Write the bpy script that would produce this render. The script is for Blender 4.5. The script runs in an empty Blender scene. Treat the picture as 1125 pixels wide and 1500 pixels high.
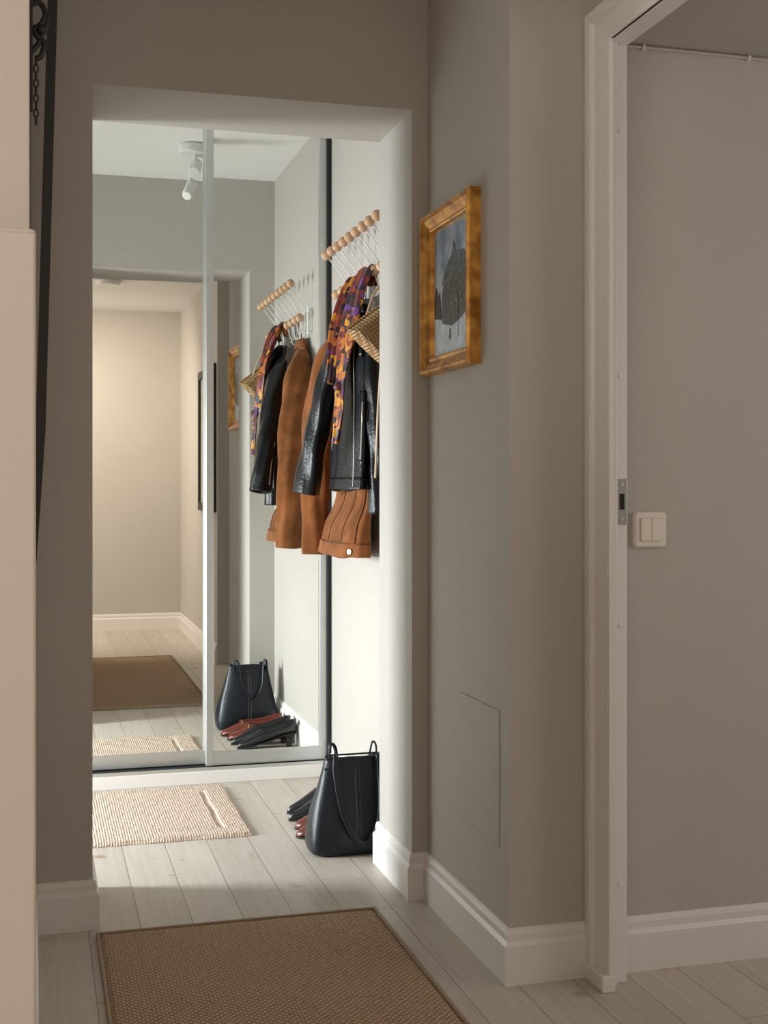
import bpy, bmesh, math, random
from mathutils import Vector, Matrix
random.seed(4)
S = bpy.context.scene
COL = S.collection
try:
    S.view_settings.view_transform = 'Standard'
    S.view_settings.look = 'None'
except Exception: pass

# ------------------------------------------------------------ materials
def newmat(name):
    m = bpy.data.materials.new(name); m.use_nodes = True
    nt = m.node_tree
    b = nt.nodes['Principled BSDF']
    return m, nt, b
def N(nt, t, **kw):
    n = nt.nodes.new(t)
    for k, v in kw.items(): setattr(n, k, v)
    return n
def plain(name, col, rough=0.5, metal=0.0, bump=0.0, bscale=60.0, var=0.0, vscale=8.0, coat=0.0, sheen=0.0, spec=None):
    m, nt, b = newmat(name)
    b.inputs['Base Color'].default_value = (*col, 1)
    b.inputs['Roughness'].default_value = rough
    b.inputs['Metallic'].default_value = metal
    if coat: b.inputs['Coat Weight'].default_value = coat; b.inputs['Coat Roughness'].default_value = 0.2
    if sheen: b.inputs['Sheen Weight'].default_value = sheen
    if spec is not None: b.inputs['Specular IOR Level'].default_value = spec
    tc = N(nt, 'ShaderNodeTexCoord')
    if var:
        n = N(nt, 'ShaderNodeTexNoise'); n.inputs['Scale'].default_value = vscale; n.inputs['Detail'].default_value = 4
        nt.links.new(tc.outputs['Object'], n.inputs['Vector'])
        r = N(nt, 'ShaderNodeValToRGB')
        r.color_ramp.elements[0].position = 0.3; r.color_ramp.elements[1].position = 0.7
        r.color_ramp.elements[0].color = (*[c*(1-var) for c in col], 1)
        r.color_ramp.elements[1].color = (*[min(1, c*(1+var)) for c in col], 1)
        nt.links.new(n.outputs['Fac'], r.inputs['Fac'])
        nt.links.new(r.outputs['Color'], b.inputs['Base Color'])
    if bump:
        n2 = N(nt, 'ShaderNodeTexNoise'); n2.inputs['Scale'].default_value = bscale; n2.inputs['Detail'].default_value = 5
        nt.links.new(tc.outputs['Object'], n2.inputs['Vector'])
        bp = N(nt, 'ShaderNodeBump'); bp.inputs['Strength'].default_value = bump; bp.inputs['Distance'].default_value = 0.004
        nt.links.new(n2.outputs['Fac'], bp.inputs['Height'])
        nt.links.new(bp.outputs['Normal'], b.inputs['Normal'])
    return m

M_wall = plain('wall_paint', (0.50, 0.467, 0.427), 0.75, bump=0.2, bscale=90, var=0.015, vscale=3)
M_ceil = plain('ceiling_paint', (0.80, 0.79, 0.77), 0.8, bump=0.1)
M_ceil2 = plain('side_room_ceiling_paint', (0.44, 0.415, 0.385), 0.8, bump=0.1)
M_trim = plain('trim_paint', (0.78, 0.75, 0.72), 0.38)
M_white = plain('white_lacquer', (0.50, 0.465, 0.43), 0.5)
M_black = plain('black_frame_lacquer', (0.012, 0.011, 0.010), 0.45)
M_alu = plain('brushed_aluminium', (0.62, 0.64, 0.63), 0.38, 0.85)
M_steel = plain('steel', (0.45, 0.45, 0.43), 0.35, 0.9)
M_plast = plain('switch_plastic', (0.80, 0.75, 0.66), 0.35)
M_dark = plain('dark_gap', (0.01, 0.01, 0.01), 0.8)
M_silver = plain('zip_metal', (0.7, 0.68, 0.62), 0.3, 1.0)
M_brass = plain('brass_buckle', (0.75, 0.5, 0.2), 0.25, 1.0)
M_leather = plain('black_leather', (0.007, 0.008, 0.010), 0.30, bump=0.35, bscale=110, spec=0.33)
M_bag = plain('bag_leather', (0.006, 0.010, 0.016), 0.36, bump=0.25, bscale=220, spec=.4)
M_lining = plain('dark_lining', (0.02, 0.02, 0.02), 0.9)
M_suede = plain('brown_suede', (0.225, 0.080, 0.025), 0.95, bump=0.5, bscale=180, var=0.34, vscale=14, sheen=0.08, spec=.15)
M_suede_d = plain('brown_suede_seam', (0.11, 0.040, 0.013), 0.95)
M_burg = plain('burgundy_leather', (0.13, 0.028, 0.018), 0.25, coat=0.4)
M_shoeblk = plain('black_shoe_leather', (0.01, 0.011, 0.013), 0.25, coat=0.3)
M_wire = plain('white_wire', (0.8, 0.8, 0.78), 0.4)
M_ball = plain('beech_wood', (0.60, 0.38, 0.23), 0.45, var=0.12, vscale=20)
M_lamp = plain('white_metal', (0.75, 0.75, 0.72), 0.35)
M_strap = plain('natural_strap', (0.58, 0.43, 0.29), 0.6)

M_mirror, nt, b = newmat('mirror_glass')
b.inputs['Base Color'].default_value = (0.90, 0.92, 0.89, 1); b.inputs['Metallic'].default_value = 1; b.inputs['Roughness'].default_value = 0.0

M_gold, nt, b = newmat('gilt_wood')
b.inputs['Metallic'].default_value = 0.5; b.inputs['Roughness'].default_value = 0.34
tc = N(nt, 'ShaderNodeTexCoord'); n = N(nt, 'ShaderNodeTexNoise'); n.inputs['Scale'].default_value = 25; n.inputs['Detail'].default_value = 6
nt.links.new(tc.outputs['Object'], n.inputs['Vector'])
r = N(nt, 'ShaderNodeValToRGB'); r.color_ramp.elements[0].position = .35; r.color_ramp.elements[1].position = .68
r.color_ramp.elements[0].color = (0.36, 0.14, 0.025, 1); r.color_ramp.elements[1].color = (0.88, 0.47, 0.10, 1)
nt.links.new(n.outputs['Fac'], r.inputs['Fac']); nt.links.new(r.outputs['Color'], b.inputs['Base Color'])

M_floor, nt, b = newmat('whitewashed_boards')
tc = N(nt, 'ShaderNodeTexCoord'); mp = N(nt, 'ShaderNodeMapping'); mp.inputs['Rotation'].default_value = (0, 0, math.radians(90))
nt.links.new(tc.outputs['Object'], mp.inputs['Vector'])
br = N(nt, 'ShaderNodeTexBrick'); br.offset = 0.37; br.squash = 1
br.inputs['Scale'].default_value = 1; br.inputs['Brick Width'].default_value = 2.3; br.inputs['Row Height'].default_value = 0.128
br.inputs['Mortar Size'].default_value = 0.0017; br.inputs['Mortar Smooth'].default_value = 0.6
br.inputs['Color1'].default_value = (0.61, 0.557, 0.49, 1); br.inputs['Color2'].default_value = (0.53, 0.482, 0.423, 1); br.inputs['Mortar'].default_value = (0.29, 0.24, 0.19, 1)
nt.links.new(mp.outputs['Vector'], br.inputs['Vector'])
mp2 = N(nt, 'ShaderNodeMapping'); mp2.inputs['Scale'].default_value = (30, 1.6, 1)
nt.links.new(tc.outputs['Object'], mp2.inputs['Vector'])
gn = N(nt, 'ShaderNodeTexNoise'); gn.inputs['Scale'].default_value = 2.2; gn.inputs['Detail'].default_value = 6; gn.inputs['Distortion'].default_value = 0.6
nt.links.new(mp2.outputs['Vector'], gn.inputs['Vector'])
gr = N(nt, 'ShaderNodeValToRGB'); gr.color_ramp.elements[0].position = .3; gr.color_ramp.elements[1].position = .7
gr.color_ramp.elements[0].color = (0.89, 0.87, 0.84, 1); gr.color_ramp.elements[1].color = (1.03, 1.03, 1.02, 1)
nt.links.new(gn.outputs['Fac'], gr.inputs['Fac'])
kn = N(nt, 'ShaderNodeTexNoise'); kn.inputs['Scale'].default_value = 9; nt.links.new(tc.outputs['Object'], kn.inputs['Vector'])
kr = N(nt, 'ShaderNodeValToRGB'); kr.color_ramp.elements[0].position = .26; kr.color_ramp.elements[1].position = .34
kr.color_ramp.elements[0].color = (0.64, 0.53, 0.42, 1); kr.color_ramp.elements[1].color = (1, 1, 1, 1)
nt.links.new(kn.outputs['Fac'], kr.inputs['Fac'])
mx = N(nt, 'ShaderNodeMix', data_type='RGBA', blend_type='MULTIPLY'); mx.inputs[0].default_value = 1
nt.links.new(br.outputs['Color'], mx.inputs[6]); nt.links.new(gr.outputs['Color'], mx.inputs[7])
mx2 = N(nt, 'ShaderNodeMix', data_type='RGBA', blend_type='MULTIPLY'); mx2.inputs[0].default_value = 1
nt.links.new(mx.outputs[2], mx2.inputs[6]); nt.links.new(kr.outputs['Color'], mx2.inputs[7])
nt.links.new(mx2.outputs[2], b.inputs['Base Color'])
b.inputs['Roughness'].default_value = 0.40
bp = N(nt, 'ShaderNodeBump'); bp.inputs['Strength'].default_value = 0.35; bp.inputs['Distance'].default_value = 0.003; bp.invert = True
nt.links.new(br.outputs['Fac'], bp.inputs['Height']); nt.links.new(bp.outputs['Normal'], b.inputs['Normal'])

def woven(name, c1, c2, sx, sy, bump=0.8, rough=0.95, rot=(0, 0, 0), noise=0.5, bands=('X', 'Y'), nscale=140, p1=.95):
    m, nt, b = newmat(name)
    b.inputs['Roughness'].default_value = rough
    b.inputs['Specular IOR Level'].default_value = 0.1
    tc = N(nt, 'ShaderNodeTexCoord')
    mp = N(nt, 'ShaderNodeMapping'); mp.inputs['Rotation'].default_value = rot
    nt.links.new(tc.outputs['Object'], mp.inputs['Vector'])
    w1 = N(nt, 'ShaderNodeTexWave'); w1.bands_direction = bands[0]; w1.inputs['Scale'].default_value = sx; w1.inputs['Distortion'].default_value = 1.2; w1.inputs['Detail Scale'].default_value = 4
    w2 = N(nt, 'ShaderNodeTexWave'); w2.bands_direction = bands[1]; w2.inputs['Scale'].default_value = sy; w2.inputs['Distortion'].default_value = 1.2; w2.inputs['Detail Scale'].default_value = 4
    for w in (w1, w2): nt.links.new(mp.outputs['Vector'], w.inputs['Vector'])
    mu = N(nt, 'ShaderNodeMath', operation='MULTIPLY'); nt.links.new(w1.outputs['Fac'], mu.inputs[0]); nt.links.new(w2.outputs['Fac'], mu.inputs[1])
    n = N(nt, 'ShaderNodeTexNoise'); n.inputs['Scale'].default_value = nscale; n.inputs['Detail'].default_value = 4
    nt.links.new(tc.outputs['Object'], n.inputs['Vector'])
    ad = N(nt, 'ShaderNodeMath', operation='MULTIPLY_ADD'); ad.inputs[1].default_value = noise
    nt.links.new(n.outputs['Fac'], ad.inputs[0]); nt.links.new(mu.outputs[0], ad.inputs[2])
    r = N(nt, 'ShaderNodeValToRGB'); r.color_ramp.elements[0].position = 0.1; r.color_ramp.elements[1].position = p1
    r.color_ramp.elements[0].color = (*c1, 1); r.color_ramp.elements[1].color = (*c2, 1)
    nt.links.new(ad.outputs[0], r.inputs['Fac']); nt.links.new(r.outputs['Color'], b.inputs['Base Color'])
    bp = N(nt, 'ShaderNodeBump'); bp.inputs['Strength'].default_value = bump; bp.inputs['Distance'].default_value = 0.004
    nt.links.new(ad.outputs[0], bp.inputs['Height']); nt.links.new(bp.outputs['Normal'], b.inputs['Normal'])
    return m
M_jute = woven('jute_weave', (0.25, 0.162, 0.104), (0.70, 0.51, 0.36), 27, 27, rot=(0, 0, math.radians(45)))
M_juteb = plain('jute_binding', (0.38, 0.29, 0.20), 0.95, bump=0.5, bscale=200)
M_cream = woven('cream_tuft', (0.48, 0.35, 0.27), (0.74, 0.60, 0.49), 38, 38, bump=.7, noise=1.2, nscale=75, p1=1.1)
M_straw = woven('straw_weave', (0.20, 0.11, 0.045), (0.62, 0.42, 0.23), 30, 30, bump=1.0, rot=(0, math.radians(35), 0), bands=('X', 'Z'))

M_scarf, nt, b = newmat('printed_silk')
b.inputs['Roughness'].default_value = 0.5; b.inputs['Sheen Weight'].default_value = 0.1
tc = N(nt, 'ShaderNodeTexCoord')
nz = N(nt, 'ShaderNodeTexNoise'); nz.inputs['Scale'].default_value = 26; nt.links.new(tc.outputs['Object'], nz.inputs['Vector'])
va = N(nt, 'ShaderNodeVectorMath', operation='MULTIPLY_ADD'); va.inputs[1].default_value = (.09, .09, .09)
nt.links.new(nz.outputs['Color'], va.inputs[0]); nt.links.new(tc.outputs['Object'], va.inputs[2])
vo = N(nt, 'ShaderNodeTexVoronoi'); vo.inputs['Scale'].default_value = 34
nt.links.new(va.outputs[0], vo.inputs['Vector'])
sp = N(nt, 'ShaderNodeSeparateColor'); nt.links.new(vo.outputs['Color'], sp.inputs['Color'])
r = N(nt, 'ShaderNodeValToRGB'); r.color_ramp.interpolation = 'CONSTANT'
e = r.color_ramp.elements; e[0].position = 0; e[0].color = (0.09, 0.010, 0.010, 1); e[1].position = 0.20; e[1].color = (0.26, 0.035, 0.010, 1)
for p, c in ((0.34, (0.030, 0.006, 0.012, 1)), (0.48, (0.46, 0.14, 0.010, 1)), (0.62, (0.012, 0.006, 0.008, 1)), (0.70, (0.18, 0.018, 0.012, 1)), (0.82, (0.62, 0.27, 0.02, 1)), (0.92, (0.12, 0.03, 0.20, 1))):
    x = e.new(p); x.color = c
nt.links.new(sp.outputs['Red'], r.inputs['Fac']); nt.links.new(r.outputs['Color'], b.inputs['Base Color'])

# ------------------------------------------------------------ mesh helpers
def obj(name, verts, faces, mat=None, smooth=False, parent=None):
    me = bpy.data.meshes.new(name); me.from_pydata([tuple(v) for v in verts], [], faces); me.update()
    o = bpy.data.objects.new(name, me); COL.objects.link(o)
    if mat:
        for m in (mat if isinstance(mat, (list, tuple)) else [mat]): me.materials.append(m)
    if smooth:
        for p in me.polygons: p.use_smooth = True
    if parent: o.parent = parent
    bm = bmesh.new(); bm.from_mesh(me); bmesh.ops.recalc_face_normals(bm, faces=bm.faces); bm.to_mesh(me); bm.free()
    return o
def empty(name, loc=(0, 0, 0)):
    e = bpy.data.objects.new(name, None); COL.objects.link(e); e.empty_display_size = 0.05
    return e
BF = [(0, 1, 3, 2), (4, 6, 7, 5), (0, 4, 5, 1), (2, 3, 7, 6), (0, 2, 6, 4), (1, 5, 7, 3)]
def boxes(name, bl, mat, parent=None, bevel=0.0):
    V, F = [], []
    for (x0, x1, y0, y1, z0, z1) in bl:
        o = len(V)
        for x in (x0, x1):
            for y in (y0, y1):
                for z in (z0, z1): V.append((x, y, z))
        F += [tuple(i+o for i in f) for f in BF]
    ob = obj(name, V, F, mat, parent=parent)
    if bevel:
        m = ob.modifiers.new('b', 'BEVEL'); m.width = bevel; m.segments = 3; m.limit_method = 'ANGLE'
    return ob
def loft(rings, cap=True, closed=True):
    n = len(rings[0]); V = [v for r in rings for v in r]; F = []
    for i in range(len(rings)-1):
        for j in range(n if closed else n-1):
            a = i*n+j; b_ = i*n+(j+1) % n
            F.append((a, b_, b_+n, a+n))
    if cap and closed:
        F.append(tuple(range(n))); F.append(tuple(range((len(rings)-1)*n, len(rings)*n)))
    return V, F
def crom(pts, t):
    n = len(pts)-1; x = min(max(t, 0), 1)*n; i = min(int(x), n-1); f = x-i
    p = [pts[max(0, i-1)], pts[i], pts[i+1], pts[min(n, i+2)]]
    out = []
    for a, b_, c, d in zip(*p):
        out.append(0.5*((2*b_)+(-a+c)*f+(2*a-5*b_+4*c-d)*f*f+(-a+3*b_-3*c+d)*f**3))
    return out
def tube(name, pts, r, mat, parent=None, res=6, flat=1.0, smoothpath=True, steps=40, cyc=False):
    P = [Vector(crom(pts, i/steps)) for i in range(steps+1)] if smoothpath else [Vector(p) for p in pts]
    rings = []; prev = None
    for i, p in enumerate(P):
        d = (P[min(i+1, len(P)-1)]-P[max(i-1, 0)]).normalized()
        if prev is None:
            a = Vector((0, 1, 0)) if abs(d.y) < 0.9 else Vector((1, 0, 0))
            s = (a - d*a.dot(d)).normalized()
        else:
            s = (prev - d*prev.dot(d)).normalized()
        prev = s; u = d.cross(s)
        rr = r if not callable(r) else r(i/(len(P)-1))
        rings.append([p + s*rr*math.cos(2*math.pi*k/res) + u*rr*flat*math.sin(2*math.pi*k/res) for k in range(res)])
    V, F = loft(rings)
    return obj(name, V, F, mat, smooth=True, parent=parent)
def sphere(name, c, r, mat, parent=None, seg=16):
    bm = bmesh.new(); bmesh.ops.create_uvsphere(bm, u_segments=seg, v_segments=seg//2+2, radius=r)
    bmesh.ops.translate(bm, verts=bm.verts, vec=c)
    me = bpy.data.meshes.new(name); bm.to_mesh(me); bm.free(); me.materials.append(mat)
    for p in me.polygons: p.use_smooth = True
    o = bpy.data.objects.new(name, me); COL.objects.link(o); o.parent = parent; return o
def cyl(name, p0, p1, r, mat, parent=None, seg=24, r2=None):
    p0, p1 = Vector(p0), Vector(p1); d = (p1-p0).normalized()
    a = Vector((0, 0, 1)) if abs(d.z) < .9 else Vector((1, 0, 0)); s = d.cross(a).normalized(); u = d.cross(s)
    r2 = r if r2 is None else r2
    V, F = loft([[p + (s*math.cos(2*math.pi*k/seg)+u*math.sin(2*math.pi*k/seg))*q for k in range(seg)] for p, q in ((p0, r), (p1, r2))])
    o = obj(name, V, F, mat, parent=parent)
    m = o.modifiers.new('b', 'BEVEL'); m.width = min(r, r2)*0.12; m.segments = 2; m.limit_method = 'ANGLE'
    return o

# ------------------------------------------------------------ room shell
XL, XR = 0.139, 0.966
Y0, Y1 = 3.20, 3.525
HC, HH = 2.42, 2.52
YM = 4.67
boxes('floor', [(-1.7, 3.3, -0.45, 4.9, -0.06, 0)], M_floor)
boxes('ceiling', [(-1.7, 1.26, -0.45, 3.2, HC, HC+0.3)], M_ceil)
boxes('ceiling', [(-1.7, 1.25, 3.2, 4.9, HH, HH+0.2)], M_ceil)
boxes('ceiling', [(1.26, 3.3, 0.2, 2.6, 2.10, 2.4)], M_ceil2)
boxes('wall_opening', [(-1.7, XL, Y0, Y1, 0, HH), (XR, 1.25, Y0, Y1, 0, HH), (XL, XR, Y0, Y1, 2.095, HH)], M_wall)
boxes('wall_right', [(1.01, 3.3, 2.60, Y0, 0, HC)], M_wall)
boxes('wall_hall_right', [(1.084, 1.25, Y1, 4.9, 0, HH)], M_wall)
boxes('wall_hall_back', [(-1.7, 1.084, 4.78, 4.9, 0, HH)], M_wall)
boxes('wall_left', [(-1.7, -0.008, 1.9, Y0, 0, HC)], M_wall)
boxes('wall_end', [(-1.7, 1.25, -0.45, -0.28, 0, HC)], M_wall)
boxes('wall_near_right', [(1.08, 1.26, -0.28, 1.64, 0, HC)], M_wall)
boxes('wall_door', [(1.21, 1.26, 1.64, 1.70, 0, HC), (1.21, 1.26, 1.70, 2.60, 2.10, HC)], M_wall)
boxes('wall_side_room', [(1.26, 3.3, 0.2, 0.3, 0, 2.1)], M_wall)
def wall_with_window(name, wn, x0, x1, ya, yb, za, zb, wy0, wy1, wz0, wz1):
    boxes(name, [(x0, x1, ya, wy0, za, zb), (x0, x1, wy1, yb, za, zb), (x0, x1, wy0, wy1, za, wz0), (x0, x1, wy0, wy1, wz1, zb)], M_wall)
    t = 0.05; xm = (x0+x1)/2
    boxes(wn, [(xm-.02, xm+.02, wy0, wy1, wz0, wz0+t), (xm-.02, xm+.02, wy0, wy1, wz1-t, wz1),
               (xm-.02, xm+.02, wy0, wy0+t, wz0+t, wz1-t), (xm-.02, xm+.02, wy1-t, wy1, wz0+t, wz1-t)], M_trim)
wall_with_window('wall_hall_left', 'window_1', -1.7, -1.6, Y1, 4.78, 0, HH, 3.60, 4.40, 0.20, 1.6)
wall_with_window('wall_near_left', 'window_2', -1.7, -1.6, -0.28, 1.9, 0, HC, 0.0, 1.5, 0.7, 2.1)
wall_with_window('wall_side_right', 'window_3', 3.2, 3.3, 0.3, 2.6, 0, 2.1, 0.6, 2.1, 0.6, 1.9)

def baseboard(name, path, h=0.122, t=0.016):
    prof = [(0, 0), (t, 0), (t, h*0.70), (t*0.85, h*0.73), (t*0.6, h*0.78), (t*0.62, h*0.90), (t*0.45, h*0.97), (t*0.2, h), (0, h)]
    P = [Vector((x, y)) for x, y in path]; rings = []
    for i, p in enumerate(P):
        ns = []
        if i > 0: d = (p-P[i-1]).normalized(); ns.append(Vector((-d.y, d.x)))
        if i < len(P)-1: d = (P[i+1]-p).normalized(); ns.append(Vector((-d.y, d.x)))
        n = sum(ns, Vector((0, 0)))
        if len(ns) == 2: n = n/(1+ns[0].dot(ns[1]))
        rings.append([(p.x+n.x*a, p.y+n.y*a, z) for a, z in prof])
    V, F = loft(rings)
    return obj(name, V, F, M_trim)
baseboard('baseboard_right', [(1.188, 2.60), (1.01, 2.60), (1.01, Y0), (XR, Y0), (XR, Y1), (1.084, Y1), (1.084, 4.60)])
baseboard('baseboard_left', [(XL, Y1), (XL, Y0), (-0.008, Y0), (-0.008, 1.9)])
baseboard('baseboard_side_room', [(3.2, 2.60), (1.262, 2.60)])
baseboard('baseboard_end', [(-1.6, -0.28), (1.08, -0.28), (1.08, 1.64)])

DZ = 2.07
cp = [(0, 1.212), (0, 1.203), (.006, 1.200), (.010, 1.200), (.014, 1.204), (.020, 1.202), (.040, 1.198), (.058, 1.195), (.064, 1.189), (.070, 1.186), (.092, 1.186), (.098, 1.189), (.098, 1.212)]
rings = []
for kind in range(4):
    ring = []
    for d, x in cp:
        dz = d*.82
        if kind == 0: ring.append((x, 2.500+d, 0))
        elif kind == 1: ring.append((x, 2.500+d, DZ+dz))
        elif kind == 2: ring.append((x, 1.745-d, DZ+dz))
        else: ring.append((x, 1.745-d, 0))
    rings.append(ring)
V, F = loft(rings); obj('trim_1', V, F, M_trim)
boxes('trim_2', [(1.205, 1.262, 2.535, 2.60, 0, DZ+0.03), (1.205, 1.262, 1.70, 1.735, 0, DZ+0.03), (1.205, 1.262, 1.735, 2.535, DZ, DZ+0.03),
                 (1.215, 1.232, 2.520, 2.537, 0, DZ)], M_trim, bevel=0.002)
boxes('trim_3', [(1.182, 1.214, 2.492, 2.598, 0, 0.035)], M_trim, bevel=0.003)
e = empty('jamb_screw_covers')
for i, z in enumerate((0.22, 0.79, 1.34, 1.88)):
    cyl('cover_%d' % (i+1), (1.245, 2.536, z), (1.245, 2.531, z), 0.006, M_trim, e, 12)
e = empty('strike_plate')
boxes('plate', [(1.236, 1.2615, 2.5325, 2.5355, 1.012, 1.112)], M_steel, e, 0.001)
boxes('plate_lip', [(1.2615, 1.2635, 2.5325, 2.56, 1.03, 1.095)], M_steel, e)
boxes('latch_hole', [(1.243, 1.254, 2.5315, 2.534, 1.045, 1.08)], M_dark, e)
for i, z in enumerate((1.024, 1.100)): cyl('screw_%d' % (i+1), (1.248, 2.5325, z), (1.248, 2.531, z), 0.004, M_silver, e, 12)

e = empty('light_switch')
def rbox(name, x0, x1, y0, y1, z0, z1, r, mat, parent, bev=0.002):
    seg = 6; pts = []
    for cx, cz, a0 in ((x1-r, z1-r, 0), (x0+r, z1-r, 90), (x0+r, z0+r, 180), (x1-r, z0+r, 270)):
        for k in range(seg+1):
            a = math.radians(a0+90*k/seg); pts.append((cx+r*math.cos(a), cz+r*math.sin(a)))
    V, F = loft([[(x, y1, z) for x, z in pts], [(x, y0+bev, z) for x, z in pts],
                 [((x-(x0+x1)/2)*(1-2*bev/(x1-x0))+(x0+x1)/2, y0, (z-(z0+z1)/2)*(1-2*bev/(z1-z0))+(z0+z1)/2) for x, z in pts]])
    return obj(name, V, F, mat, parent=parent)
sx, sz = 1.347, 0.998
rbox('plate', sx-.040, sx+.040, 2.586, 2.60, sz-.040, sz+.040, .009, M_plast, e, .004)
boxes('rocker_gap', [(sx-.0265, sx+.0265, 2.5855, 2.587, sz-.0265, sz+.0265)], plain('switch_gap', (.35, .31, .26), .8), e)
rbox('rocker_left', sx-.026, sx-.0004, 2.581, 2.588, sz-.026, sz+.026, .002, M_plast, e, .0015)
rbox('rocker_right', sx+.0004, sx+.026, 2.581, 2.588, sz-.026, sz+.026, .002, M_plast, e, .0015)

e = empty('ceiling_cable')
tube('cable', [(1.262, 2.595, 2.092), (1.5, 2.595, 2.094), (1.9, 2.595, 2.091), (2.4, 2.595, 2.094), (3.1, 2.595, 2.092)], 0.0032, M_wall, e, 8)
for i, x in enumerate((1.33, 1.60, 1.85)): boxes('clip_%d' % (i+1), [(x, x+.006, 2.590, 2.6, 2.086, 2.098)], M_trim, e)

e = empty('access_panel')
boxes('cover', [(1.0075, 1.0105, 2.66, 2.925, 0.285, 0.59)], M_wall, e, bevel=0.0012)
boxes('gap', [(1.0092, 1.0102, 2.6575, 2.9275, 0.2825, 0.5925)], plain('panel_shadow_gap', (0.38, 0.35, 0.32), .9), e)

# ------------------------------------------------------------ mirror wardrobe
e = empty('mirrored_sliding_wardrobe')
XE = 1.070
boxes('plinth', [(-1.55, XE, 4.63, 4.78, 0, 0.046)], M_trim, e, .002)
boxes('track', [(-1.55, XE, 4.645, 4.77, 0.046, 0.054)], M_dark, e)
boxes('track_lip', [(-1.55, XE, 4.64, 4.645, 0.044, 0.058)], M_alu, e)
def mdoor(nm, x0, x1, y):
    t = .028; z0, z1 = .058, HH-.02
    boxes(nm+'_frame', [(x0, x0+t, y-.012, y+.02, z0, z1), (x1-t, x1, y-.012, y+.02, z0, z1), (x0+t, x1-t, y-.010, y+.02, z0, z0+.05), (x0+t, x1-t, y-.010, y+.02, z1-.04, z1)], M_alu, e, .002)
    boxes(nm+'_glass', [(x0+t, x1-t, y, y+.006, z0+.05, z1-.04)], M_mirror, e)
mdoor('door_right', 0.612, XE, YM)
mdoor('door_left', -0.50, 0.640, YM+.04)
mdoor('door_far_left', -1.54, -0.48, YM)
boxes('top_track', [(-1.55, XE, 4.64, 4.78, HH-.02, HH)], M_alu, e)
boxes('side_seal', [(XE, 1.084, 4.64, 4.76, 0.05, HH)], M_dark, e)

# ------------------------------------------------------------ rugs
def rug(name, x0, x1, y0, y1, th, mat, nx, ny, disp, border=None, parent=None):
    V, F = [], []
    def h(x, y):
        ex = min(x-x0, x1-x, y-y0, y1-y)
        z = th*(1-math.exp(-max(ex, 0)/(0.004)))
        if border:
            if abs(ex-border) < 0.012: z -= th*.5*(1-abs(ex-border)/0.012)
        if ex > 0.001: z += disp*(random.random()-.5)
        return max(z, 0.001)
    for i in range(nx+1):
        for j in range(ny+1):
            x = x0+(x1-x0)*i/nx; y = y0+(y1-y0)*j/ny
            wob = .002*math.sin(i*.12)+.002*math.sin(j*.09) if border else 0
            V.append((x+wob, y+wob, h(x, y)))
    for i in range(nx):
        for j in range(ny):
            a = i*(ny+1)+j; F.append((a, a+ny+1, a+ny+2, a+1))
    return obj(name, V, F, mat, smooth=True, parent=parent)
er = empty('jute_rug')
rug('weave', .150, .845, 1.31, 3.135, .009, M_jute, 60, 120, .0006, parent=er)
for nm, bb in (('binding_1', (.145, .153, 1.305, 3.14)), ('binding_2', (.842, .850, 1.305, 3.14)), ('binding_3', (.153, .842, 1.305, 1.313)), ('binding_4', (.153, .842, 3.132, 3.14))):
    boxes(nm, [(*bb, 0.001, .0105)], M_juteb, er, .002)
rug('cream_cotton_mat', .07, .66, 3.905, 4.565, .014, M_cream, 170, 190, .0020, border=.085)

# ------------------------------------------------------------ picture
e = empty('framed_painting')
py0, py1, pz0, pz1, px = 2.785, 3.165, 1.385, 1.80, 1.01
def frame_ring(y0, y1, z0, z1, x):
    return [(x, y0, z0), (x, y1, z0), (x, y1, z1), (x, y0, z1)]
prof = [(0, 0), (0, .028), (.004, .034), (.010, .034), (.014, .028), (.024, .024), (.034, .017), (.040, .020), (.044, .018), (.046, .008), (.048, .006)]
rings = [frame_ring(py0+a, py1-a, pz0+a, pz1-a, px-d) for a, d in prof]
V, F = loft(rings, cap=False)
obj('frame', V, F, M_gold, parent=e)
M_sky, nt, b = newmat('painted_sky')
tc = N(nt, 'ShaderNodeTexCoord'); n = N(nt, 'ShaderNodeTexNoise'); n.inputs['Scale'].default_value = 12; n.inputs['Detail'].default_value = 7
nt.links.new(tc.outputs['Object'], n.inputs['Vector'])
r = N(nt, 'ShaderNodeValToRGB'); r.color_ramp.elements[0].position = .35; r.color_ramp.elements[1].position = .65
r.color_ramp.elements[0].color = (0.16, 0.23, 0.34, 1); r.color_ramp.elements[1].color = (0.50, 0.58, 0.68, 1)
nt.links.new(n.outputs['Fac'], r.inputs['Fac']); nt.links.new(r.outputs['Color'], b.inputs['Base Color']); b.inputs['Roughness'].default_value = .4
M_bld = plain('painted_building', (0.085, 0.085, 0.075), .4, var=.6, vscale=90)
M_roof = plain('painted_roof', (0.10, 0.115, 0.12), .4, var=.6, vscale=60)
M_snow = plain('painted_snow', (0.60, 0.66, 0.74), .4, var=.25, vscale=30)
M_fig = plain('painted_dark', (0.04, 0.04, 0.042), .4)
M_win = plain('painted_window_glow', (0.42, 0.30, 0.12), .4)
ay0, ay1, az0, az1 = py0+.048, py1-.048, pz0+.048, pz1-.048
xa = px-.006
def poly(nm, yz, x, mat):
    n = len(yz)
    V = [(x, y, z) for y, z in yz]+[(x+.0008, y, z) for y, z in yz]
    return obj(nm, V, [tuple(range(n)), tuple(range(2*n-1, n-1, -1))]+[(i, (i+1) % n, n+(i+1) % n, n+i) for i in range(n)], mat, parent=e)
poly('canvas', [(ay0, az0), (ay1, az0), (ay1, az1), (ay0, az1)], xa, M_sky)
W, Hh = ay1-ay0, az1-az0
def A(u, v): return (ay1-u*W, az0+v*Hh)
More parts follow.
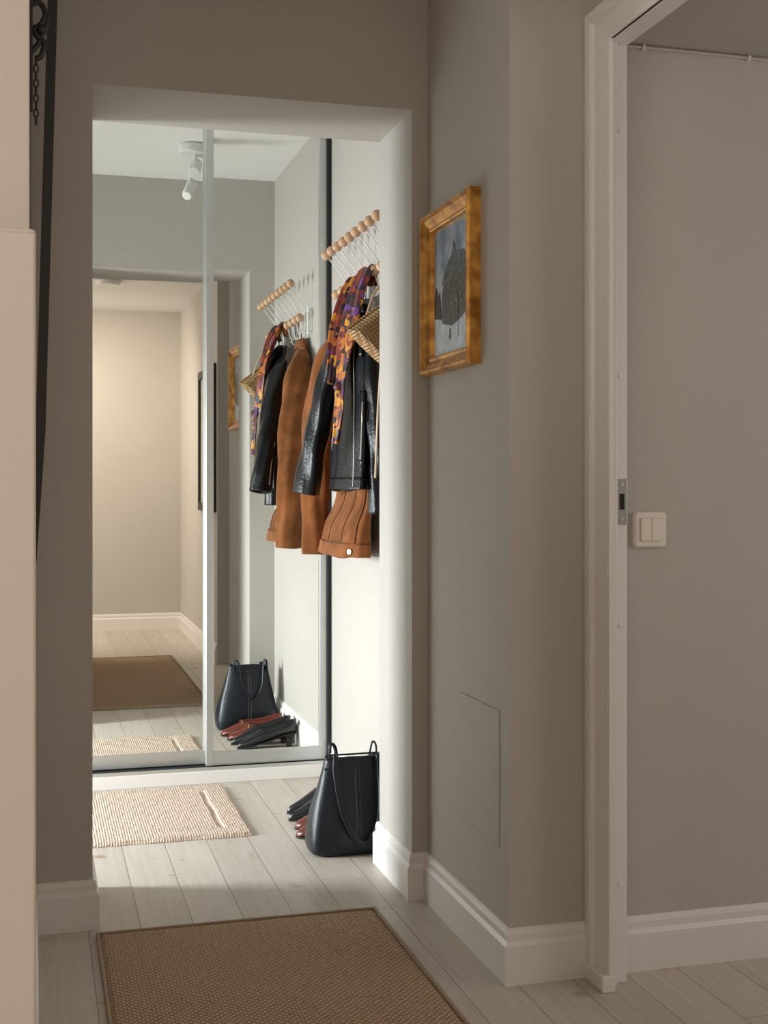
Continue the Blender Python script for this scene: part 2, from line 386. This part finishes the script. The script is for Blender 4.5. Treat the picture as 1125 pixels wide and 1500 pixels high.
poly('snow', [A(0, 0), A(1, 0), A(1, .34), A(.75, .27), A(.45, .22), A(.2, .27), A(0, .33)], xa-.0010, M_snow)
poly('building', [A(.22, .24), A(.22, .50), A(.28, .58), A(.98, .62), A(.98, .30), A(.75, .24), A(.5, .20)], xa-.0012, M_bld)
poly('roof', [A(.20, .55), A(.30, .66), A(.40, .72), A(.48, .75), A(.54, .86), A(.60, .77), A(.78, .76), A(.9, .70), A(1.0, .60)], xa-.0013, M_roof)
poly('tree_line', [A(0, .30), A(0, .50), A(.05, .55), A(.10, .47), A(.15, .50), A(.2, .28)], xa-.0014, M_fig)
for i, (u, v) in enumerate(((.32, .36), (.46, .36), (.60, .37), (.74, .38), (.46, .49), (.60, .50))):
    poly('window_%d' % (i+1), [A(u, v), A(u+.025, v), A(u+.025, v+.035), A(u, v+.035)], xa-.0016, M_win if i in (1, 2) else M_fig)
poly('figure', [A(.42, .10), A(.43, .17), A(.450, .19), A(.465, .17), A(.465, .10)], xa-.0018, M_fig)
poly('lamp_post', [A(.66, .10), A(.66, .44), A(.668, .44), A(.668, .10)], xa-.0018, M_fig)

e = empty('black_framed_picture')
def bframe(e, x, y0, y1, z0, z1, w, s, mat):
    xx = sorted((x, x+s*.02))
    boxes('frame', [(xx[0], xx[1], y0, y1, z0, z0+w), (xx[0], xx[1], y0, y1, z1-w, z1), (xx[0], xx[1], y0, y0+w, z0+w, z1-w), (xx[0], xx[1], y1-w, y1, z0+w, z1-w)], M_black, e, .001)
    xx = sorted((x, x+s*.006))
    boxes('print', [(xx[0], xx[1], y0+w, y1-w, z0+w, z1-w)], mat, e)
bframe(e, 1.08, .92, 1.60, .93, 1.85, .05, -1, plain('print_paper', (.45, .42, .38), .5, var=.2, vscale=6))

e = empty('wall_mirror_black_frame')
def q(z): return -0.004 + (z-0.95)*0.0272
zz0, zz1 = 0.95, 2.30
yA, yB = 2.55, 3.05
def slab(nm, ya, yb, za, zb, o0, o1, mat):
    V = []
    for y in (ya, yb):
        for z in (za, zb):
            k = min(1, .45+(z-.95)/.45)
            V += [(q(z)+o0, y, z), (q(z)+o1*k, y, z)]
    F = [(0, 1, 3, 2), (4, 6, 7, 5), (0, 4, 5, 1), (2, 3, 7, 6), (0, 2, 6, 4), (1, 5, 7, 3)]
    return obj(nm, V, F, mat, parent=e)
for nm, a, b_ in (('frame_left', yA, yA+.04), ('frame_right', yB-.04, yB)):
    slab(nm+'_lower', a, b_, zz0, 1.2, -.001, .018, M_black); slab(nm+'_upper', a, b_, 1.2, zz1, -.001, .018, M_black)
slab('frame_bottom', yA+.04, yB-.04, zz0, zz0+.04, -.001, .016, M_black); slab('frame_top', yA+.04, yB-.04, zz1-.04, zz1, -.001, .018, M_black)
slab('backing', yA+.03, yB-.03, zz0+.02, zz1-.02, .0, .004, M_black)
slab('glass', yA+.04, yB-.04, zz0+.04, zz1-.04, .0042, .008, M_mirror)
eh = empty('wrought_iron_hook')
tube('hook', [(-.008, 2.45, 2.00), (.010, 2.45, 2.005), (.020, 2.45, 1.985), (.012, 2.45, 1.965), (.000, 2.45, 1.955), (.006, 2.45, 1.94), (.018, 2.45, 1.93), (.012, 2.45, 1.905), (.001, 2.45, 1.90)], .0055, M_black, eh, 8)
tube('hook_cross', [(-.006, 2.45, 1.91), (.008, 2.45, 1.93), (.022, 2.45, 1.965), (.024, 2.45, 1.98)], .005, M_black, eh, 8)
sphere('knob', (.013, 2.45, 1.955), .010, M_black, eh)
boxes('backplate', [(-.008, -.003, 2.44, 2.46, 1.80, 2.04)], M_black, eh, .002)
for i in range(9):
    z = 1.895-.014*i
    tube('link_%d' % (i+1), [(.003+.004*math.cos(a*math.pi/4)*(1 if i % 2 else .25), 2.45+.004*math.cos(a*math.pi/4)*(.25 if i % 2 else 1), z+.008*math.sin(a*math.pi/4)) for a in range(9)], .0016, M_black, eh, 6, steps=16)

e = empty('white_cabinet')
boxes('carcass', [(-.42, .0012, 1.36, 1.88, .0, 1.355)], M_white, e, .004)
boxes('top', [(-.42, .0015, 1.356, 1.885, 1.355, 1.366)], M_white, e, .004)
boxes('door_panel', [(-.41, -.043, 1.350, 1.36, .02, 1.35)], M_white, e, .002)
boxes('corner_post', [(-.040, .0016, 1.348, 1.36, .0, 1.360)], M_white, e, .003)

# ------------------------------------------------------------ ceiling spotlight
e = empty('ceiling_spotlight')
cx, cy = .638, 4.14
cyl('canopy', (cx, cy, HH), (cx, cy, HH-.04), .060, M_lamp, e, 32)
cyl('stem_1', (cx+.01, cy, HH-.04), (cx+.01, cy, HH-.08), .008, M_lamp, e)
cyl('head_1', (cx+.02, cy-.03, HH-.07), (cx+.0, cy+.035, HH-.125), .025, M_lamp, e)
cyl('stem_2', (cx-.005, cy, HH-.08), (cx-.01, cy, HH-.17), .007, M_lamp, e)
cyl('head_2', (cx, cy-.02, HH-.155), (cx-.025, cy+.03, HH-.215), .023, M_lamp, e)
cyl('bulb', (cx-.025, cy+.03, HH-.215), (cx-.03, cy+.04, HH-.225), .019, plain('bulb_glass', (.9, .9, .85), .2), e)
e = empty('flush_ceiling_lamp')
cyl('dome', (.46, 1.1, HC), (.46, 1.1, HC-.03), .09, M_lamp, e, 32, r2=.07)

# ------------------------------------------------------------ coat rack
e = empty('coat_rack')
ny = 9
ys = [3.66+i*(4.35-3.66)/(ny-1) for i in range(ny)]
for i, y in enumerate(ys):
    tube('wire_%d' % (i+1), [(1.0, y, 1.908), (1.02, y, 1.885), (1.066, y, 1.825), (1.074, y, 1.80), (1.075, y, 1.74), (1.072, y, 1.705), (1.062, y, 1.695), (1.052, y, 1.71), (1.035, y, 1.765)], .0022, M_wire, e, 6)
    sphere('knob_upper_%d' % (i+1), (.995, y, 1.912), .0175, M_ball, e)
    sphere('knob_lower_%d' % (i+1), (1.033, y, 1.775), .0175, M_ball, e)
for k, z in enumerate((1.81, 1.72)):
    cyl('rail_%d' % (k+1), (1.078, ys[0]-.01, z), (1.078, ys[-1]+.01, z), .003, M_wire, e, 8)
for k, y in enumerate((ys[1]+.02, ys[-2]+.02)):
    boxes('wall_bracket_%d' % (k+1), [(1.078, 1.084, y, y+.015, 1.70, 1.83)], M_wire, e)

# ------------------------------------------------------------ garments
class Surf:
    def __init__(s, keys, amp, seed, folds=(3, 7, 12), mn=.06):
        s.k = keys; s.amp = amp; s.f = folds; s.mn = mn
        rnd = random.Random(seed); s.p = [rnd.uniform(0, 6.28) for _ in range(8)]
    def pt(s, a, t, off=0.0):
        z, cx, cy, rx, ry = crom(s.k, t)
        p = s.p; am = s.amp*(.25+.9*t)
        m = am*(.5*math.sin(s.f[0]*a+p[0]+2.2*t)+.35*math.sin(s.f[1]*a+p[1]+3*t*math.sin(a+p[5]))+.2*math.sin(s.f[2]*a+p[2]+5*t)) \
              + s.amp*.3*math.sin(22*t+3*a+p[3])*math.sin(2*a+p[4])
        c, sn = math.cos(a), math.sin(a)
        e_ = .8
        ux = math.copysign(abs(c)**e_, c); uy = math.copysign(abs(sn)**e_, sn)
        fx = max(rx, s.mn)*m; fy = ry*m*.35
        x = cx+(rx+fx*.8+off)*ux
        return Vector((min(x, 1.080), cy+(ry+fy+off)*uy, z))
    def mesh(s, name, mat, parent, na=120, nt_=70, wav=0.0):
        rings = []
        for i in range(nt_+1):
            t = i/nt_
            r_ = [s.pt(2*math.pi*j/na, t) for j in range(na)]
            if i == nt_ and wav:
                for j, v in enumerate(r_): v.z += wav*math.sin(4*math.pi*j/na*1.5)
            rings.append(r_)
        c = sum(rings[-1], Vector())/na
        rings.append([v.lerp(c, .06)+Vector((0, 0, .004)) for v in rings[-1]])
        rings.append([v.lerp(c, .2)+Vector((0, 0, .06)) for v in rings[-2]])
        V, F = loft(rings)
        return obj(name, V, F, mat, smooth=True, parent=parent)
    def patch(s, name, poly_f, mat, parent, off=.006, nu=14, nv=24, th=.003):
        V, F = [], []
        for i in range(nv+1):
            for j in range(nu+1):
                a, t = poly_f(j/nu, i/nv); V.append(s.pt(a, t, off))
        for i in range(nv):
            for j in range(nu):
                k = i*(nu+1)+j; F.append((k, k+1, k+nu+2, k+nu+1))
        o = obj(name, V, F, mat, smooth=True, parent=parent)
        m = o.modifiers.new('s', 'SOLIDIFY'); m.thickness = th; m.offset = 0
        return o
    def line(s, name, f, mat, parent, r=.0025, off=.004, n=40, flat=1):
        pts = [s.pt(*f(i/n), off) for i in range(n+1)]
        return tube(name, pts, r, mat, parent, 6, smoothpath=False, flat=flat)
def sleeve(name, path, rads, mat, parent, seed, amp=.09, flat=.72):
    rnd = random.Random(seed); p = [rnd.uniform(0, 6.28) for _ in range(5)]
    st = 60; rings = []; na = 48
    P = [Vector(crom(path, i/st)) for i in range(st+1)]
    prev = Vector((0, 1, 0))
    for i, c in enumerate(P):
        d = (P[min(i+1, st)]-P[max(i-1, 0)]).normalized(); s_ = (prev-d*prev.dot(d)).normalized(); prev = s_; u = d.cross(s_)
        t = i/st; r0 = crom([(r_,) for r_ in rads], t)[0]
        ring = []
        for k in range(na):
            a = 2*math.pi*k/na
            m = 1+amp*(.5*math.sin(3*a+p[0]+4*t)+.5*math.sin(26*t+2*a+p[1])*(1 if t < .8 else (1-t)*5)+.35*math.sin(6*a+p[2]+9*t))
            v = c+(s_*math.cos(a)+u*math.sin(a)*flat)*r0*m
            v.x = min(v.x, 1.080); ring.append(v)
        rings.append(ring)
    c = P[-1]; d = (P[-1]-P[-2]).normalized()
    rings.append([v.lerp(c, .1) for v in rings[-1]]); rings.append([v.lerp(c, .12)-d*.06 for v in rings[-2]])
    V, F = loft(rings)
    return obj(name, V, F, mat, smooth=True, parent=parent), rings
PI = math.pi
# brown suede jacket hangs flat against the wall behind the leather one
e = empty('brown_suede_jacket')
sb = Surf([(1.70, 1.060, 4.26, .010, .03), (1.665, 1.060, 4.26, .014, .07), (1.60, 1.060, 4.25, .016, .12), (1.45, 1.059, 4.23, .017, .16),
           (1.25, 1.057, 4.20, .019, .20), (1.06, 1.050, 4.17, .026, .225), (.96, 1.024, 4.16, .048, .235), (.865, 1.015, 4.155, .058, .24)], .14, 11, mn=.03)
sb.mesh('body', M_suede, e, wav=.006)
sb.patch('hem_band', lambda u, v: (PI*.75+PI*.85*u, .925+.075*v), M_suede, e, off=.003, nu=60, nv=6)
sb.line('hem_seam', lambda t: (PI*.75+PI*.85*t, .925), M_suede_d, e, .0012, .0052)
for i, a in enumerate((1.0, 1.16)):
    sb.line('seam_%d' % (i+1), lambda t, a=a: (PI*a, .15+.77*t), M_suede_d, e, .0013, .0012)
sb.patch('front_placket', lambda u, v: (PI*(1.30+.09*u), .12+.88*v), M_suede, e, off=.004, nu=8, nv=40)
p = sb.pt(PI*1.33, .962, .009); cyl('button', p, p+Vector((-.003, -.002, 0)), .009, M_silver, e, 16)
sb.patch('collar', lambda u, v: (PI*(.4+1.1*u), .03+.12*v), M_suede, e, off=.007, nu=30, nv=6, th=.005)
sleeve('sleeve_left', [(1.045, 4.34, 1.63), (1.015, 4.40, 1.52), (.985, 4.43, 1.30), (.978, 4.435, 1.05), (.975, 4.43, .85)], [.030, .056, .056, .052, .054], M_suede, e, 5, amp=.12, flat=.95)
tube('hanging_loop', [(1.058, 4.26, 1.70), (1.060, 4.26, 1.72), (1.062, 4.24, 1.71)], .002, M_suede_d, e)

# black leather jacket
e = empty('black_leather_jacket')
sk = Surf([(1.70, 1.040, 3.97, .012, .03), (1.67, 1.025, 3.965, .022, .07), (1.61, 1.008, 3.96, .032, .125), (1.50, .998, 3.96, .036, .16),
           (1.35, .994, 3.955, .037, .172), (1.20, .988, 3.945, .038, .180), (1.085, .982, 3.94, .042, .188)], .16, 23, mn=.045)
sk.mesh('body', M_leather, e, wav=.008)
sk.patch('lapel_left', lambda u, v: (PI*(1.10+.14*u*(1-v*.6)), .10+.42*v), M_leather, e, off=.008, nu=14, nv=24, th=.004)
sk.patch('lapel_right', lambda u, v: (PI*(1.42-.10*u*(1-v*.5)), .08+.42*v), M_leather, e, off=.008, nu=10, nv=24, th=.004)
sk.patch('collar', lambda u, v: (PI*(.6+1.0*u), .02+.14*v), M_leather, e, off=.011, nu=30, nv=8, th=.006)
sk.patch('waist_band', lambda u, v: (PI*(.8+.85*u), .93+.07*v), M_leather, e, off=.003, nu=50, nv=5)
sk.line('front_zip', lambda t: (PI*(1.24+.05*t), .35+.63*t), M_silver, e, .0016, .005)
sk.line('pocket_zip', lambda t: (PI*(1.43-.03*t), .66+.2*t), M_silver, e, .0024, .005)
sk.patch('pocket_flap', lambda u, v: (PI*(1.395+.08*u), .62+.27*v), M_leather, e, off=.003, nu=6, nv=12)
for i, (a, t) in enumerate(((1.10, .20), (1.16, .27), (1.39, .24))):
    sphere('snap_%d' % (i+1), sk.pt(PI*a, t, .012), .005, M_silver, e, 10)
tube('zip_pull', [sk.pt(PI*1.43, .66, .009), sk.pt(PI*1.425, .70, .012), sk.pt(PI*1.425, .73, .010)], .003, M_silver, e)
_, rg = sleeve('sleeve_left', [(1.012, 4.08, 1.62), (.980, 4.125, 1.53), (.947, 4.165, 1.38), (.918, 4.195, 1.22), (.896, 4.21, 1.07)], [.030, .056, .058, .056, .060], M_leather, e, 8, amp=.12, flat=.75)
tube('cuff_zip', [rg[56][4], rg[48][4], rg[40][5]], .0022, M_silver, e)
sleeve('sleeve_right', [(1.015, 3.86, 1.60), (1.015, 3.81, 1.50), (1.018, 3.785, 1.34), (1.024, 3.765, 1.18), (1.028, 3.755, 1.01)], [.028, .040, .041, .040, .044], M_leather, e, 9, amp=.11)

# scarf draped over the hooks in front of the leather jacket
e = empty('patterned_scarf')
def ribbon(name, path, widths, seed, mat, sd=(-.75, .66)):
    rnd = random.Random(seed); ph = rnd.uniform(0, 6)
    st = 70; nw = 36; rows = []
    P = [Vector(crom(path, i/st)) for i in range(st+1)]
    for i in range(st+1):
        t = i/st; c = P[i]; w = crom([(x,) for x in widths], t)[0]
        d = (P[min(i+1, st)]-P[max(i-1, 0)]).normalized()
        side = Vector((*sd, 0)); side = (side-d*side.dot(d)).normalized(); nn = d.cross(side)
        row = []
        for j in range(nw+1):
            s_ = j/nw-.5
            fold = .007*math.sin(s_*12+ph+3*t)+.003*math.sin(s_*27+8*t)
            row.append(c+side*s_*w+nn*fold)
        rows.append(row)
    V, F = loft(rows, cap=False, closed=False)
    o = obj(name, V, F, mat, smooth=True, parent=e)
    m = o.modifiers.new('s', 'SOLIDIFY'); m.thickness = .0025; m.offset = 0
    return o
ribbon('drape_front', [(1.045, 3.88, 1.735), (1.025, 3.87, 1.790), (.985, 3.87, 1.72), (.950, 3.88, 1.56), (.936, 3.88, 1.43), (.928, 3.88, 1.33), (.922, 3.89, 1.23)], [.07, .10, .13, .15, .09, .10, .03], 1, M_scarf, sd=(-.12, .99))
ribbon('drape_back', [(1.040, 4.03, 1.735), (1.02, 4.04, 1.780), (.985, 4.04, 1.71), (.952, 4.03, 1.61), (.935, 4.01, 1.50), (.930, 4.0, 1.43)], [.06, .08, .10, .10, .06, .02], 2, M_scarf, sd=(-.2, .98))
sphere('knot', (.930, 3.88, 1.41), .018, M_scarf, e)

e = empty('straw_basket_bag')
pl = [(.902, 1.560), (1.07, 1.685), (1.076, 1.55), (1.072, 1.41), (1.03, 1.445), (.965, 1.500)]
rings = []
yc0, yc1 = 3.60, 3.70
cxm = sum(p[0] for p in pl)/len(pl); czm = sum(p[1] for p in pl)/len(pl)
pd = []
for i in range(len(pl)):
    a, b_ = pl[i], pl[(i+1) % len(pl)]
    for k in range(8): pd.append((a[0]+(b_[0]-a[0])*k/8, a[1]+(b_[1]-a[1])*k/8))
for k in range(13):
    v = k/12; f = .80+.20*math.sin(PI*v)**.5
    rings.append([(min(cxm+(x-cxm)*f, 1.078), yc0+(yc1-yc0)*v, czm+(z-czm)*f) for x, z in pd])
V, F = loft(rings); obj('basket', V, F, M_straw, smooth=False, parent=e)
tube('rim', [(.902, 3.65, 1.562), (.96, 3.65, 1.605), (1.02, 3.65, 1.650), (1.07, 3.65, 1.687)], .007, M_straw, e, 8)
tube('handle', [(.96, 3.66, 1.60), (.99, 3.665, 1.68), (1.045, 3.665, 1.745), (1.055, 3.66, 1.70), (1.06, 3.655, 1.66)], .004, M_strap, e, 8)
tube('strap', [(1.012, 3.68, 1.46), (1.008, 3.68, 1.40), (1.003, 3.68, 1.32), (.999, 3.68, 1.22), (.995, 3.68, 1.12)], .007, M_strap, e, 8, flat=.4)

# ------------------------------------------------------------ leather tote
e = empty('black_leather_tote')
def sq(cx, cy, rx, ry, z, n=64, p=.35, pinch=0):
    out = []
    for j in range(n):
        a = 2*PI*j/n; c, s_ = math.cos(a), math.sin(a)
        x = math.copysign(abs(c)**p, c)*rx; y = math.copysign(abs(s_)**p, s_)*ry
        y *= 1-pinch*abs(x/rx)**3
        out.append(Vector((cx+x, cy+y, z+.006*math.sin(3*a)*(1 if z > .25 else 0))))
    return out
keys = [(.004, .925, 3.685, .122, .062, 0), (.010, .925, 3.685, .135, .074, 0), (.05, .925, 3.685, .139, .078, 0), (.12, .925, 3.688, .127, .066, .15), (.20, .928, 3.69, .106, .046, .3), (.25, .93, 3.692, .094, .034, .35), (.278, .932, 3.693, .088, .028, .35)]
rings = []
for i in range(41):
    z, a, b_, rx, ry, pi_ = crom(keys, i/40); rings.append(sq(a, b_, rx, ry, z, pinch=pi_, p=.42))
rings.append([Vector((.932+(v.x-.932)*.95, 3.693+(v.y-3.693)*.85, v.z)) for v in rings[-1]])
rings.append([Vector((.932+(v.x-.932)*.9, 3.69+(v.y-3.69)*.8, .12)) for v in rings[-1]])
V, F = loft(rings); obj('body', V, F, M_bag, smooth=True, parent=e)
M_stitch = plain('stitching', (.06, .065, .07), .6)
for nm, sgn in (('front', -1), ('back', 1)):
    for dx in (-.006, .006):
        tube('seam_%s_%d' % (nm, 1 if dx < 0 else 2), [(.928+dx, 3.685+sgn*.0790, .03), (.928+dx, 3.686+sgn*.0785, .06), (.93+dx, 3.69+sgn*.066, .13), (.931+dx, 3.691+sgn*.047, .205), (.932+dx, 3.693+sgn*.0285, .278)], .0011, M_stitch, e)
    tube('top_edge_'+nm, [(.85, 3.693+sgn*.020, .281), (.93, 3.693+sgn*.029, .279), (1.012, 3.693+sgn*.020, .281)], .003, M_bag, e)
tube('strap_front', [(.872, 3.664, .250), (.868, 3.650, .290), (.862, 3.632, .24), (.878, 3.603, .13), (.915, 3.592, .055), (.955, 3.592, .045), (.99, 3.602, .12), (1.0, 3.640, .24), (.998, 3.655, .290), (.996, 3.664, .26)], .0095, M_bag, e, 10, flat=.4)
tube('strap_back', [(.865, 3.720, .26), (.862, 3.726, .30), (.872, 3.731, .312), (.885, 3.735, .29), (.90, 3.755, .20), (.94, 3.768, .14), (.98, 3.758, .19), (.992, 3.732, .28), (1.0, 3.73, .312), (1.01, 3.726, .30), (1.008, 3.720, .26)], .0080, M_bag, e, 10, flat=.4)

# ------------------------------------------------------------ shoes
def shoe(e, nm, xt, y, L, mat, heel=.06, w=.036, pointed=True, buckle=False, top=.062):
    ns, na = 40, 32; rings = []
    for i in range(ns+1):
        s_ = i/ns
        if pointed: wid = w*(min(1, (s_/.42))**.75)*(1-.28*max(0, (s_-.4)/.6)) + .002
        else: wid = w*(min(1, (s_/.22))**.5)*(1-.22*max(0, (s_-.4)/.6)) + .003
        if s_ > .93: wid *= max(.15, math.sqrt(max(0, 1-((s_-.93)/.075)**2)))
        base = heel*(3*s_**2-2*s_**3)
        ht = (.018+.04*min(1, s_/.4)) if s_ < .4 else (.058-.012*math.sin((s_-.4)/.6*PI)+.008*(s_-.4))
        if top > .065: ht += .012*max(0, s_-.3)
        if s_ > .95: ht *= .9
        if s_ < .05: ht *= .5+s_*10
        ring = []
        for k in range(na):
            a = 2*PI*k/na; c, sn = math.cos(a), math.sin(a)
            yy = math.copysign(abs(c)**.8, c)*wid*(1-.35*max(0, sn)); zz = base+ht*(.5+.5*math.copysign(abs(sn)**.7, sn))
            if s_ > .40 and s_ < .955 and sn > .72:
                f = min(1, (s_-.40)/.06)*min(1, (.955-s_)/.03); zz = zz*(1-f)+(base+.012)*f
            ring.append(Vector((xt+L*s_, y+yy, zz+.004)))
        rings.append(ring)
    V, F = loft(rings); o = obj(nm+'_upper', V, F, mat, smooth=True, parent=e)
    sr = []
    for r_ in (rings):
        zb = min(v.z for v in r_); cy_ = y
        ww = max(v.y for v in r_)-cy_
        x = r_[0].x
        sr.append([(x, cy_-ww, zb-.003), (x, cy_+ww, zb-.003), (x, cy_+ww*.98, zb+.002), (x, cy_-ww*.98, zb+.002)])
    V, F = loft(sr); obj(nm+'_sole', V, F, M_lining, parent=e)
    xh = xt+L*.88; hb = heel*.93+.006
    hw = .010 if pointed else .026
    hl = .010 if pointed else .030
    V, F = loft([[(xh-hl, y-hw, 0), (xh+hl, y-hw, 0), (xh+hl, y+hw, 0), (xh-hl, y+hw, 0)],
                 [(xh-hl*1.1, y-hw*1.1, hb*.5), (xh+hl*1.2, y-hw*1.1, hb*.5), (xh+hl*1.2, y+hw*1.1, hb*.5), (xh-hl*1.1, y+hw*1.1, hb*.5)],
                 [(xh-max(hl, .022), y-.022, hb), (xh+.026, y-.020, hb), (xh+.026, y+.020, hb), (xh-max(hl, .022), y+.022, hb)]])
    obj(nm+'_heel', V, F, mat, parent=e)
    if buckle:
        xb = xt+L*.33
        tube(nm+'_bit', [(xb, y-w*.75, .055), (xb+.004, y-w*.3, .066), (xb+.004, y+w*.3, .066), (xb, y+w*.75, .055)], .003, M_brass, e, 8)
        tube(nm+'_strap', [(xb+.01, y-w*.95, .035), (xb+.012, y-w*.5, .060), (xb+.012, y+w*.5, .060), (xb+.01, y+w*.95, .035)], .006, mat, e, 8, flat=.4)
e = empty('black_heeled_shoes')
shoe(e, 'left', .80, 4.045, .255, M_shoeblk, heel=.055, w=.037)
shoe(e, 'right', .812, 4.135, .25, M_shoeblk, heel=.055, w=.037)
e = empty('burgundy_loafers')
shoe(e, 'left', .785, 3.85, .27, M_burg, heel=.024, w=.040, pointed=False, buckle=True, top=.07)
shoe(e, 'right', .80, 3.945, .265, M_burg, heel=.024, w=.040, pointed=False, buckle=True, top=.07)

# ------------------------------------------------------------ lights
def area(name, loc, target, sx_, sy_, power, col, spread=180):
    l = bpy.data.lights.new(name, 'AREA'); l.shape = 'RECTANGLE'; l.size = sx_; l.size_y = sy_; l.energy = power; l.color = col
    l.spread = math.radians(spread)
    o = bpy.data.objects.new(name, l); COL.objects.link(o); o.location = loc
    d = Vector(target)-Vector(loc); o.rotation_euler = d.to_track_quat('-Z', 'Y').to_euler()
    return o
area('window_light_hall', (-1.64, 3.93, .85), (1.0, 3.90, 0.15), .40, .9, 53, (.91, .97, 1.0), 130)
area('window_light_near', (-1.64, .75, 1.4), (1.0, 1.0, 1.1), 1.4, 1.3, 26, (1.0, .87, .76))
area('window_light_side', (3.24, 1.3, 1.3), (1.5, 2.0, 1.0), 1.4, 1.2, 14, (1.0, .88, .80))
e = empty('added_end_wall_spot')  # added spot and housing, out of view, to brighten the mirrored end wall
cyl('housing', (-.35, 1.1, HC), (-.30, 1.02, HC-.09), .035, M_lamp, e)
l = bpy.data.lights.new('end_wall_fill_beam', 'SPOT'); l.energy = 150; l.color = (1, .87, .72); l.shadow_soft_size = .05; l.spot_size = math.radians(110); l.spot_blend = 1
o = bpy.data.objects.new('end_wall_fill_beam', l); COL.objects.link(o); o.location = (-.285, 1.0, HC-.12)
o.rotation_euler = (Vector((.75, -.28, .95))-o.location).to_track_quat('-Z', 'Y').to_euler()
l = bpy.data.lights.new('near_fill_light', 'POINT'); l.energy = 5; l.color = (1, .85, .70); l.shadow_soft_size = .10  # unseen warm fill added for the near end, has no fixture
o = bpy.data.objects.new('near_fill_light', l); COL.objects.link(o); o.location = (-.80, .25, 1.95)
w = bpy.data.worlds.new('world'); S.world = w; w.use_nodes = True
w.node_tree.nodes['Background'].inputs[0].default_value = (.8, .9, 1, 1); w.node_tree.nodes['Background'].inputs[1].default_value = .6

cam = bpy.data.cameras.new('camera'); co = bpy.data.objects.new('camera', cam); COL.objects.link(co)
co.location = (0, 0, 1.1); co.rotation_euler = (math.radians(90), 0, -math.radians(15.53))
cam.sensor_fit = 'VERTICAL'; cam.sensor_height = 24; cam.sensor_width = 18; cam.lens = 1843/1500*24
cam.shift_y = -40/1500; cam.clip_start = .02
S.camera = co
